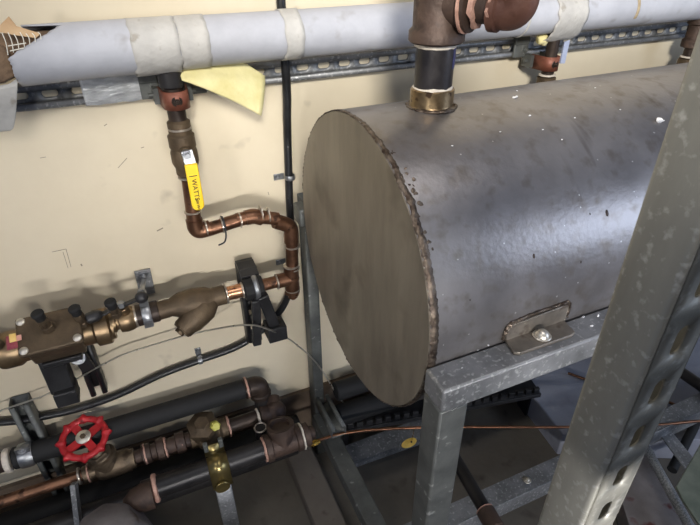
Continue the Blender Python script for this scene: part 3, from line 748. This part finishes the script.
# ================================================================== the tank
TX, TY, TZc, TR = .340, .76, .968, .276
XE = 1.92
tk = thing('steel_tank', (1.1, TY, TZc-TR), 'large horizontal cylindrical steel tank with welded flat end', 'tank')
s = B(); n = 128; rings = []
for i in range(60):
    x = TX+(XE-TX)*i/59
    rings.append([V((x, TY+math.cos(t)*TR, TZc+math.sin(t)*TR)) for t in [2*PI*j/n for j in range(n)]])
s.rings(rings, cap=False)
def tank_mat():
    m = mat('tank_shell', (126, 122, 121), (152, 148, 147), .38, .75, 5, 12, .12, 110, c3=(116, 108, 100), s3=34, t3=(.52, .78), rr=.14)
    nt = m.node_tree; N = nt.nodes; L = nt.links; b = N['Principled BSDF']
    src = b.inputs['Base Color'].links[0].from_socket
    tc = [q for q in N if q.type == 'TEX_COORD'][0]
    # white plaster specks, thinly scattered
    vo = N.new('ShaderNodeTexVoronoi'); vo.inputs['Scale'].default_value = 38; vo.inputs['Randomness'].default_value = 1
    L.new(tc.outputs['Object'], vo.inputs['Vector'])
    lt = N.new('ShaderNodeMath'); lt.operation = 'LESS_THAN'; lt.inputs[1].default_value = .055; L.new(vo.outputs['Distance'], lt.inputs[0])
    mx = N.new('ShaderNodeMixRGB'); mx.inputs[2].default_value = lin((200, 198, 194)); L.new(lt.outputs[0], mx.inputs[0]); L.new(src, mx.inputs[1])
    # dark drip stains
    mp = N.new('ShaderNodeMapping'); mp.inputs['Scale'].default_value = (26, 5, 4); L.new(tc.outputs['Object'], mp.inputs[0])
    ns = N.new('ShaderNodeTexNoise'); ns.inputs['Scale'].default_value = .9; ns.inputs['Detail'].default_value = 3; L.new(mp.outputs[0], ns.inputs['Vector'])
    mr = N.new('ShaderNodeMapRange'); mr.inputs[1].default_value = .64; mr.inputs[2].default_value = .8; mr.inputs[4].default_value = .7; L.new(ns.outputs['Fac'], mr.inputs[0])
    m2 = N.new('ShaderNodeMixRGB'); m2.inputs[2].default_value = lin((70, 58, 48)); L.new(mr.outputs[0], m2.inputs[0]); L.new(mx.outputs[0], m2.inputs[1])
    L.new(m2.outputs[0], b.inputs['Base Color'])
    return m
s.build('shell', tank_mat(), tk, smooth=60)
s = B().lathe((TX-.001, TY, TZc), X, [(0, TR-.002), (.006, TR-.001)], 128); s.build('end_plate', endm, tk, label='flat brownish end plate')
B().lathe((XE-.003, TY, TZc), X, [(0, TR-.002), (.006, TR-.001)], 96).build('end_plate', endm, tk)
# weld bead around the end
s = B(); rings = []; n = 420
for i in range(n):
    t = 2*PI*i/n
    vis = .5+.5*math.sin(t+PI) if False else 1
    side = max(0, math.cos(t-PI)) # towards the viewer
    w_ = .0028+.003*side+.0016*noise.noise(V((t*22, 0, 0)))+.0007*math.sin(i*2.3)
    w_ = max(.002, w_); e = V((0, math.cos(t), math.sin(t)))
    c0 = V((TX+.003+.004*side+.003*noise.noise(V((t*8, 5, 0))), TY, TZc))+e*(TR-.0005)
    rings.append([c0+e*w_*.55*math.cos(2*PI*j/8)+X*w_*1.25*math.sin(2*PI*j/8) for j in range(8)])
s.rings(rings, closed=True); s.build('weld_bead', weldm, tk, smooth=50, label='rough dark weld bead')
# flattened weld spatter / grinding patch near the top of the seam
s = B()
for k in range(45):
    t = random.uniform(1.95, 2.6); x = TX+.004+min(.035, abs(random.gauss(0, .010)))
    e = V((0, math.cos(t), math.sin(t))); x_, y_, _ = frame_of(e); s.sphere(V((x, TY, TZc))+e*TR, random.uniform(.002, .0045), (1, 1, .12), Matrix((x_, y_, e)).transposed(), u=8)
s.wobble(.002, 120); s.build('weld_spatter', weldm, tk, smooth=60, kind='stuff')
# threaded outlet
s = B().lathe((.486, TY, TZc+TR-.006), Z, [(0, .040), (.003, .041), (.008, .037), (.010, .0365), (.034, .0365), (.036, .034), (.036, .030)], 36); s.build('outlet_coupling', mat('burnt_brass', (120, 100, 74), (164, 142, 108), .35, .85, 30, 5, .2, c3=(80, 62, 48), s3=60, t3=(.56, .66)), tk, label='welded brassy threaded outlet')
s = B().torus((.486, TY, TZc+TR-.001), Z, .040, .004, n=60, k=8, w=.8).wobble(.003, 120); s.build('weld_bead', weldm, tk, smooth=60)
# other outlet far right (under the right-hand riser)
# mounting bracket
def tank_bracket(xa, xb):
    s = B(); zb = .9395
    ys_ = .487; yo = .448
    pl = [V((xa+.004, ys_, zb)), V((xa-.004, yo+.006, zb)), V((xa+.004, yo, zb)), V((xb-.01, yo, zb)), V((xb, yo+.004, zb)), V((xb+.006, ys_, zb))]
    s.prism(pl, (0, 0, .006))
    pf = [V((xa+.004, .4865, zb+.003)), V((xa, .486, zb+.018)), V((xa+.004, .4855, zb+.036)), V((xb-.002, .4855, zb+.041)), V((xb+.006, .4865, zb+.038)), V((xb+.008, .4875, zb+.003))]
    s.prism(pf, (0, -.006, 0))
    k = s.build('mounting_bracket', galvd if False else mat('bracket_steel', (104, 98, 90), (138, 130, 120), .45, .6, 24, 6, .2, c3=(84, 72, 62), s3=40, t3=(.58, .7)), tk, bevel=.0015, label='welded angle bracket with a bolt')
    c = V(((xa+xb)/2+.002, (ys_+yo)/2-.002, zb+.006))
    s = B().cyl(c, c+Z*.003, .015, n=28).lathe(c+Z*.003, Z, [(0, .0115), (.004, .0105), (.008, .006), (.009, .002)], 16); s.build('bolt', capw, k)
    s = B().tube(smoothp([V((xa-.001, .484, zb+.008)), V((xa+.001, .482, zb+.03)), V((xa+.02, .483, zb+.039)), V((xb-.02, .4835, zb+.043)), V((xb+.007, .483, zb+.041)), V((xb+.01, .4845, zb+.01))], 12), .003, 7).wobble(.003, 160); s.build('weld_bead', weldm, k)
tank_bracket(.478, .596)
tank_bracket(1.55, 1.67)
# plaster crumbs on the tank and the rail
def crumb(p, r, lab):
    s = B().sphere(p, r, (1.3, .9, .6), u=8).wobble(r*.7, 200, p[0]*50); o = s.build('plaster_crumb', whitem); setp(o, lab, 'debris', 'plaster crumbs on tank and rail')
def on_tank(px, py):
    d = _ray(px, py); o_ = EYE
    dy, dz = d.y, d.z; oy, oz = o_.y-TY, o_.z-TZc
    a = dy*dy+dz*dz; b = 2*(oy*dy+oz*dz); c = oy*oy+oz*oz-TR*TR
    t = (-b-math.sqrt(b*b-4*a*c))/(2*a); return o_+d*t
LABC = 'small white plaster crumb lying on the steel tank or its rail'
crumb(on_tank(659, 121)+Z*.002, .006, 'largest white plaster crumb on the right of the tank top')
for px, py, r in ((515, 98, .0035), (530, 116, .002), (517, 91, .0015), (595, 88, .0015), (543, 130, .0015), (562, 140, .0012), (452, 146, .0015), (500, 132, .0014), (620, 110, .0016), (575, 118, .0014)):
    crumb(on_tank(px, py)+Z*r*.4, r, LABC)
for px, py, r in ((583, 317, .0022), (592, 326, .0022), (570, 331, .0015), (488, 345, .0015), (598, 316, .002), (478, 350, .0013), (462, 368, .0014)):
    p = atz(px, py, .9395); crumb(p+Z*r*.4 if p.y < .485 else on_tank(px, py), r, LABC)
# dark blots on tank
for px, py, r in ((534, 256, .0028), (607, 213, .004), (581, 262, .0018), (590, 214, .0015), (470, 300, .0012)):
    p = on_tank(px, py); e = V((0, p.y-TY, p.z-TZc)).normalized()
    x_, y_, _ = frame_of(e); s = B().sphere(p+e*.0002, r, (.8, 1.4, .15), Matrix((x_, y_, e)).transposed(), 10)
    s.build('rust_spot', irondk, tk)

# ================================================================== tank pipework: nipple, tee, elbow
tn = thing('pipe_nipple', (.486, TY, 1.27), 'thick black vertical pipe with tape remains on the tank outlet', 'pipe')
B().cyl((.486, TY, 1.268), (.486, TY, 1.352), .0315, n=32).build('pipe_length', tapep, tn)
ring(tn, (.486, TY, 1.272), Z, .0315, tapew, 'thread_tape', .010, .002, .003); ring(tn, (.486, TY, 1.340), Z, .0315, tapew, 'thread_tape', .006, .0016, .002)
s = B().torus((.486, TY, 1.322), Z, .0317, .0012, a0=-1.0, a1=.1, n=16, w=14); s.build('tape_strip', bluetape, tn, label='blue tape strip')
tt = thing('iron_tee', (.486, TY, 1.34), 'brown cast iron tee on top of the tank pipe', 'tee')
bd = (V((.55, .652, 0))-V((.486, TY, 0))).normalized(); bz = 1.400
s = B().lathe((.486, TY, 1.343), Z, [(0, .032), (.001, .041), (.004, .0445), (.018, .0445), (.024, .039), (.1, .039), (.106, .0445), (.12, .0445), (.123, .032)], 36)
s.lathe(V((.486, TY, bz)), bd, [(0, .033), (.040, .033), (.044, .038), (.056, .038), (.058, .028)], 32)
s.build('body', iron, tt, smooth=45)
br2 = V((.486, TY, bz))
ring(tt, br2+bd*.048, bd, .0375, pinkdope, 'joint', .006, .003, .002)
tb = thing('pipe_nipple', br2+bd*.07, 'short brown nipple between the tank tee and the elbow', 'pipe')
B().cyl(br2+bd*.055, br2+bd*.10, .024).build('pipe_length', iron, tb); ring(tb, br2+bd*.064, bd, .0245, pinkdope, 'joint', .009, .006, .004)
ring(tb, br2+bd*.091, bd, .0245, pinkdope, 'joint', .006, .005, .004)
te2 = thing('iron_elbow', br2+bd*.12-Z*.04, 'reddish brown iron elbow turning up beside the tank tee', 'elbow')
ec = br2+bd*.125+V((0, 0, -.004))
elbow(te2, ec, -bd, Z, .0265, ironred, 'body', leg=.036)
tu = thing('black_pipe', (.486, TY, 1.46), 'vertical black pipe above the tank tee', 'pipe')
B().cyl((.486, TY, 1.46), (.486, TY, 1.9), .030).build('pipe_length', blackpipe, tu)
tu2 = thing('black_pipe', ec+Z*.035, 'vertical black pipe above the reddish elbow', 'pipe')
B().cyl(ec+Z*.028, V((ec.x, ec.y, 1.9)), .022).build('pipe_length', blackpipe, tu2)

# risers at right (behind tank)
def riser(x, label, zt=1.30, zc=1.20):
    t = thing('pipe_riser', (x, 1.07, 1.1), label, 'pipe')
    B().cyl((x, 1.07, .85), (x, 1.07, zt), .0155).build('nipple', irondk, t)
    B().lathe((x, 1.07, 1.150), Z, [(0, .019), (.004, .0235), (.02, .0235), (.022, .019)], 20).build('coupling', bronzed, t)
    ring(t, (x, 1.07, 1.176), Z, .018, tapew, 'joint', .005, .003)
    return t
riser(1.026, 'dark riser with white joint below the right-hand red clamp')
t = riser(1.545, 'dark riser with white joint at the far right behind the tank')
B().lathe((1.545, 1.07, 1.20), Z, [(0, .02), (.003, .029), (.02, .029), (.025, .024), (.06, .024), (.064, .029), (.08, .029), (.083, .02)], 24).build('coupling', iron, t)

# ================================================================== tank stand
RZ = .9395
st = thing('tank_stand', (1.0, .78, 0), 'galvanised steel tube stand carrying the tank', 'stand')
xl = .335; L1 = 1.95
B().boxab((xl, .432, RZ-.046), (L1, .484, RZ)).build('rail', galv, st, bevel=.004, label='front rail under the mounting bracket')
B().boxab((xl, 1.055, RZ-.046), (L1, 1.105, RZ)).build('rail', galvd, st, bevel=.004)
for x0_ in (xl, 1.80):
    B().boxab((x0_, .434, .0), (x0_+.05, .482, RZ-.046)).build('leg', galvd, st, bevel=.004)
xp = .357
strut('leg', .945, TF((xp, 1.113, .0), Z, X, Y), galvd, st, slots=False, W=.043, D=.030)
B().boxab((1.80, 1.07, .0), (1.85, 1.12, RZ-.03)).build('leg', galvd, st, bevel=.004)
B().boxab((.345, .484, .155), (.395, 1.09, .20)).build('side_tie', galvd, st, bevel=.003)
s = B().boxab((.39, .600, .196), (1.8, .655, .201)).boxab((.39, .598, .140), (1.8, .603, .201)); s.build('cross_tie', galv, st, bevel=.001, label='angle iron cross tie')
hexbolt(st, atz(527, 480, .202), Z, .007, capw)
# open strut piece lying along Y next to the rear leg
strut('strut_offcut', .135, TF((.380, 1.088, .235), -Y, Z, X), galvd, slots=False, W=.043, D=.036)
setp(COL.objects[-1], 'short open strut offcut lying against the rear post of the tank stand', 'strut')
# pads
o = B().boxab((.25, .25, 0), (.335, 1.12, .055)).build('concrete_curb', padm, bevel=.004); setp(o, 'low brown-grey concrete strip on the floor left of the tank stand', 'curb')
s = B(); zt_ = .10
pp = [atz(508, 366, zt_), atz(533, 397, zt_), atz(563, 435, zt_), atz(720, 441, zt_), V((2.6, .7, zt_)), V((2.6, 1.12, zt_)), V((1.16, 1.12, zt_))]
s.prism([V((p.x, p.y, 0.001)) for p in pp], (0, 0, zt_)); o = s.build('concrete_pad', bluepad, bevel=.004); setp(o, 'raised bluish grey concrete pad under the tank, right of the black tray', 'pad')
# black slotted tray
tr = thing('cable_tray', (.8, 1.0, .10), 'black slotted plastic tray lying under the tank', 'tray')
A0 = atz(346, 428, .13); A1 = atz(541, 391, .13); dx = (A1-A0); Lt = dx.length; dx = dx.normalized(); ny = Z.cross(dx)
s = B()
s.beam(A0+ny*.04-Z*.012, A1+ny*.04-Z*.012, .075, .01)
nn = 22
for k in range(nn):
    p = A0+dx*(Lt*(k+.5)/nn)
    s.box(p+ny*.006, (Lt/nn*.62, .012, .026), Matrix((dx, ny, Z)).transposed()); s.box(p+ny*.074, (Lt/nn*.62, .012, .026), Matrix((dx, ny, Z)).transposed())
s.beam(A0-Z*.016, A1-Z*.016, .012, .016)
s.build('slotted_body', plastb, tr, bevel=.001)
for q in (A0, (A0*.5+A1*.5), A1-dx*.02): B().box(V((q.x, q.y, .052))+ny*.04, (.02, .06, .104), Matrix((dx, ny, Z)).transposed()).build('support_block', plastb, tr)
# flat grey plate
s = B(); P = [atz(*q, .075) for q in ((345, 447), (437, 413), (463, 425), (352, 464))]
s.prism(P, (0, 0, .006)); s.prism([P[3]-Z*.004, P[2]-Z*.004, P[2]-Z*.004+V((0, .006, 0)), P[3]-Z*.004+V((0, .006, 0))], (0, 0, -.02))
o = s.build('steel_plate', galv); o.location.z -= 0; setp(o, 'flat grey steel strip lying beside the black slotted tray', 'plate')
# black pipes on the floor behind the stand
o = B().cyl((.42, 1.075, .285), (1.75, 1.075, .285), .030).build('insulated_pipe', rubber); setp(o, 'black insulated pipe under the tank by the wall, upper of two', 'pipe')
o = B().cyl((.42, 1.06, .19), (1.75, 1.06, .19), .035).build('insulated_pipe', rubber); setp(o, 'black insulated pipe under the tank by the wall, lower of two', 'pipe')
# thin copper tube
o = B().tube(smoothp([V((.20, 1.00, .245)), atz(290, 449.5, .235), atz(345, 433, .235), atz(420, 427.5, .225), atz(500, 427, .21), atz(572, 427, .20), atz(655, 425, .20), atz(700, 421, .20), atz(760, 418, .20)], 8), .0045, 12).build('copper_tube', mat('tube_copper', (112, 78, 58), (140, 100, 76), .35, .85, 20, 3), smooth=60); setp(o, 'thin copper tube running across under the tank', 'tube')
q = atz(315, 443, .236); o = B().nut(q-X*.008, q+X*.008, .009).cyl(q-X*.015, q+X*.015, .0065).build('compression_nut', brass); setp(o, 'small brass nut on the thin copper tube', 'nut')
o = B().tube(smoothp([atz(568, 373, .112), atz(585, 379, .112), atz(620, 388, .112), atz(660, 399, .112), atz(700, 415, .112), atz(740, 432, .112)], 6), .005, 10).build('copper_tube', copper, smooth=60); setp(o, 'second copper tube lying on the bluish pad at right', 'tube')
# brass tag
tg = thing('valve_tag', atz(408, 443, .16), 'oval brass tag hanging under the thin copper tube beside the front leg', 'tag')
c = atz(409, 443, .17)
tx_ = V((1, .0, .12)).normalized(); tn_ = V((0, -.55, .83)).normalized(); ty_ = tn_.cross(tx_).normalized()
m_t = Matrix((tx_, ty_, tx_.cross(ty_))).transposed()
s = B(); nn = 28
poly = [c+tx_*(.026*math.cos(2*PI*i/nn))+ty_*(.0125*math.sin(2*PI*i/nn)) for i in range(nn)]
s.prism(poly, tn_*.0015); s.build('plate', mat('tag_brass', (190, 156, 70), (224, 190, 100), .35, .7, 30, 3), tg)
B().cyl(c+tx_*.008+tn_*.001, c+tx_*.008+tn_*.0022, .0032, n=12).build('hole', irondk, tg)
B().tube(smoothp([c+tx_*.008, c+tx_*.012+Z*.03, c+tx_*.014+Z*.055], 5), .001, 6).build('chain', brass, tg)
# dark pipe towards the viewer at bottom
vp = thing('black_pipe', atz(470, 490, .12), 'black pipe pointing towards the viewer right of the front leg', 'pipe')
a, b = atz(450, 450, .30), atz(486, 512, .30)
B().cyl(a, b, .017).build('pipe_length', blackpipe, vp)
d_ = (b-a).normalized()
B().lathe(b-d_*.005, d_, [(0, .018), (.003, .023), (.05, .023), (.053, .018)], 20).build('coupling', iron, vp)
ring(vp, b-d_*.006, d_, .018, pinkdope, 'joint', .004, .004)

# right bottom things
o = B().tube(smoothp([atz(628, 415, .14), atz(640, 436, .14), atz(655, 464, .14), atz(675, 500, .14), atz(700, 545, .14)], 8), .0135, 18).build('braided_hose', braidm, smooth=60); setp(o, 'braided steel hose right of the foreground post', 'hose')
def flat(pts, z, name, m, lab, cat, th=.02):
    s = B().prism([atz(px, py, z)-Z*th for px, py in pts], (0, 0, th)); o = s.build(name, m, bevel=.002); setp(o, lab, cat); return o
flat(((644, 412), (656, 412), (697, 462), (686, 470)), .16, 'steel_strip', galv, 'flat galvanised strip crossing behind the braided hose', 'strip', .006)
flat(((612, 470), (640, 430), (690, 525), (640, 560)), .08, 'stained_block', mat('stained_steel', (104, 98, 96), (134, 128, 126), .6, .2, 8, 6, .2, c3=(92, 50, 46), s3=16, t3=(.58, .66)), 'rust-stained grey block on the floor between post and hose', 'block', .07)
flat(((683, 500), (676, 486), (706, 434), (720, 440), (700, 525)), .25, 'steel_bracket', greenst, 'green-grey steel piece at the lower right corner', 'bracket', .008)
o = B().tube([atz(672, 366, .22), atz(700, 385, .22), atz(740, 414, .22)], .019, 16).build('black_pipe', blackpipe); setp(o, 'black pipe right of the foreground post near the right edge', 'pipe')
o = B().tube([atz(700, 415, .07)+V((0, 0, .07)), atz(672, 470, .10)], .014, 12).build('black_pipe', rubber); setp(o, 'thin dark pipe between braided hose and lower right corner', 'pipe')

# ================================================================== foreground strut post
strut('strut_post', 1.85, TF((.3235, .164, .0), Z, Y, X), galvp, slots=True, W=.049, D=.042, first=(1.2035-.0254) % .0508, sl=.027, sw=.013)
setp(COL.objects[-1], 'tall galvanised slotted strut post in the right foreground', 'strut')

# ================================================================== light
W = bpy.data.worlds.new('world'); SC.world = W; W.use_nodes = True
W.node_tree.nodes['Background'].inputs[0].default_value = (.52, .66, 1, 1); W.node_tree.nodes['Background'].inputs[1].default_value = .24
def area(name, loc, tgt, size, power, col, sy=None, spread=180):
    l = bpy.data.lights.new(name, 'AREA'); l.energy = power; l.color = col; l.size = size; l.spread = math.radians(spread)
    if sy: l.shape = 'RECTANGLE'; l.size_y = sy
    o = bpy.data.objects.new(name, l); COL.objects.link(o); o.location = loc
    o.rotation_euler = (V(tgt)-V(loc)).to_track_quat('-Z', 'Y').to_euler(); return o
def spot(name, loc, tgt, power, col, ang, blend, rad):
    l = bpy.data.lights.new(name, 'SPOT'); l.energy = power; l.color = col; l.spot_size = math.radians(ang); l.spot_blend = blend; l.shadow_soft_size = rad
    o = bpy.data.objects.new(name, l); COL.objects.link(o); o.location = loc
    o.rotation_euler = (V(tgt)-V(loc)).to_track_quat('-Z', 'Y').to_euler(); return o
o = thing('light_blocker', (.3, -.5, 0), 'added unseen grey cabinet on legs standing behind the viewer', 'blocker')  # unseen box added to block lamps and leave a shadow band on the tank
B().boxab((-.6, -.62, 1.055), (1.15, -.40, 1.80)).build('body', galvd, o, bevel=.01)
for x_ in (-.57, 1.09): B().boxab((x_, -.6, 0), (x_+.04, -.56, 1.06)).build('leg', galvd, o)
spot('wall_lamp', (-1.35, -.85, 1.50), (-.12, 1.16, 1.14), 38, (1, .975, .94), 58, .7, .10)
area('front_lamp', (.05, -1.3, .98), (.60, 1.0, 1.10), .9, 10, (1, .975, .96), .04, spread=90)
spot('high_lamp', (-.3, -1.3, 2.3), (1.35, 1.16, 1.5), 410, (1, .965, .90), 70, .9, .22)
area('ceiling_lamp', (.7, .15, 2.75), (.7, .72, 1.0), .6, 9, (1, .95, .90), .4)
area('left_fill', (-.9, .1, 2.7), (.3, .7, 1.0), .5, 5, (1, .95, .88), .4)  # added weak warm fill that lifts the post top and tank end
area('side_fill', (2.7, -1.2, 1.6), (.9, .6, .7), .9, 22, (.66, .78, 1), .9)  # added bluish fill from the right for the pad, post and tank
SC.view_settings.view_transform = 'Standard'; SC.view_settings.look = 'None'; SC.view_settings.gamma = 1; SC.view_settings.exposure = 0
SC.view_settings.use_curve_mapping = False
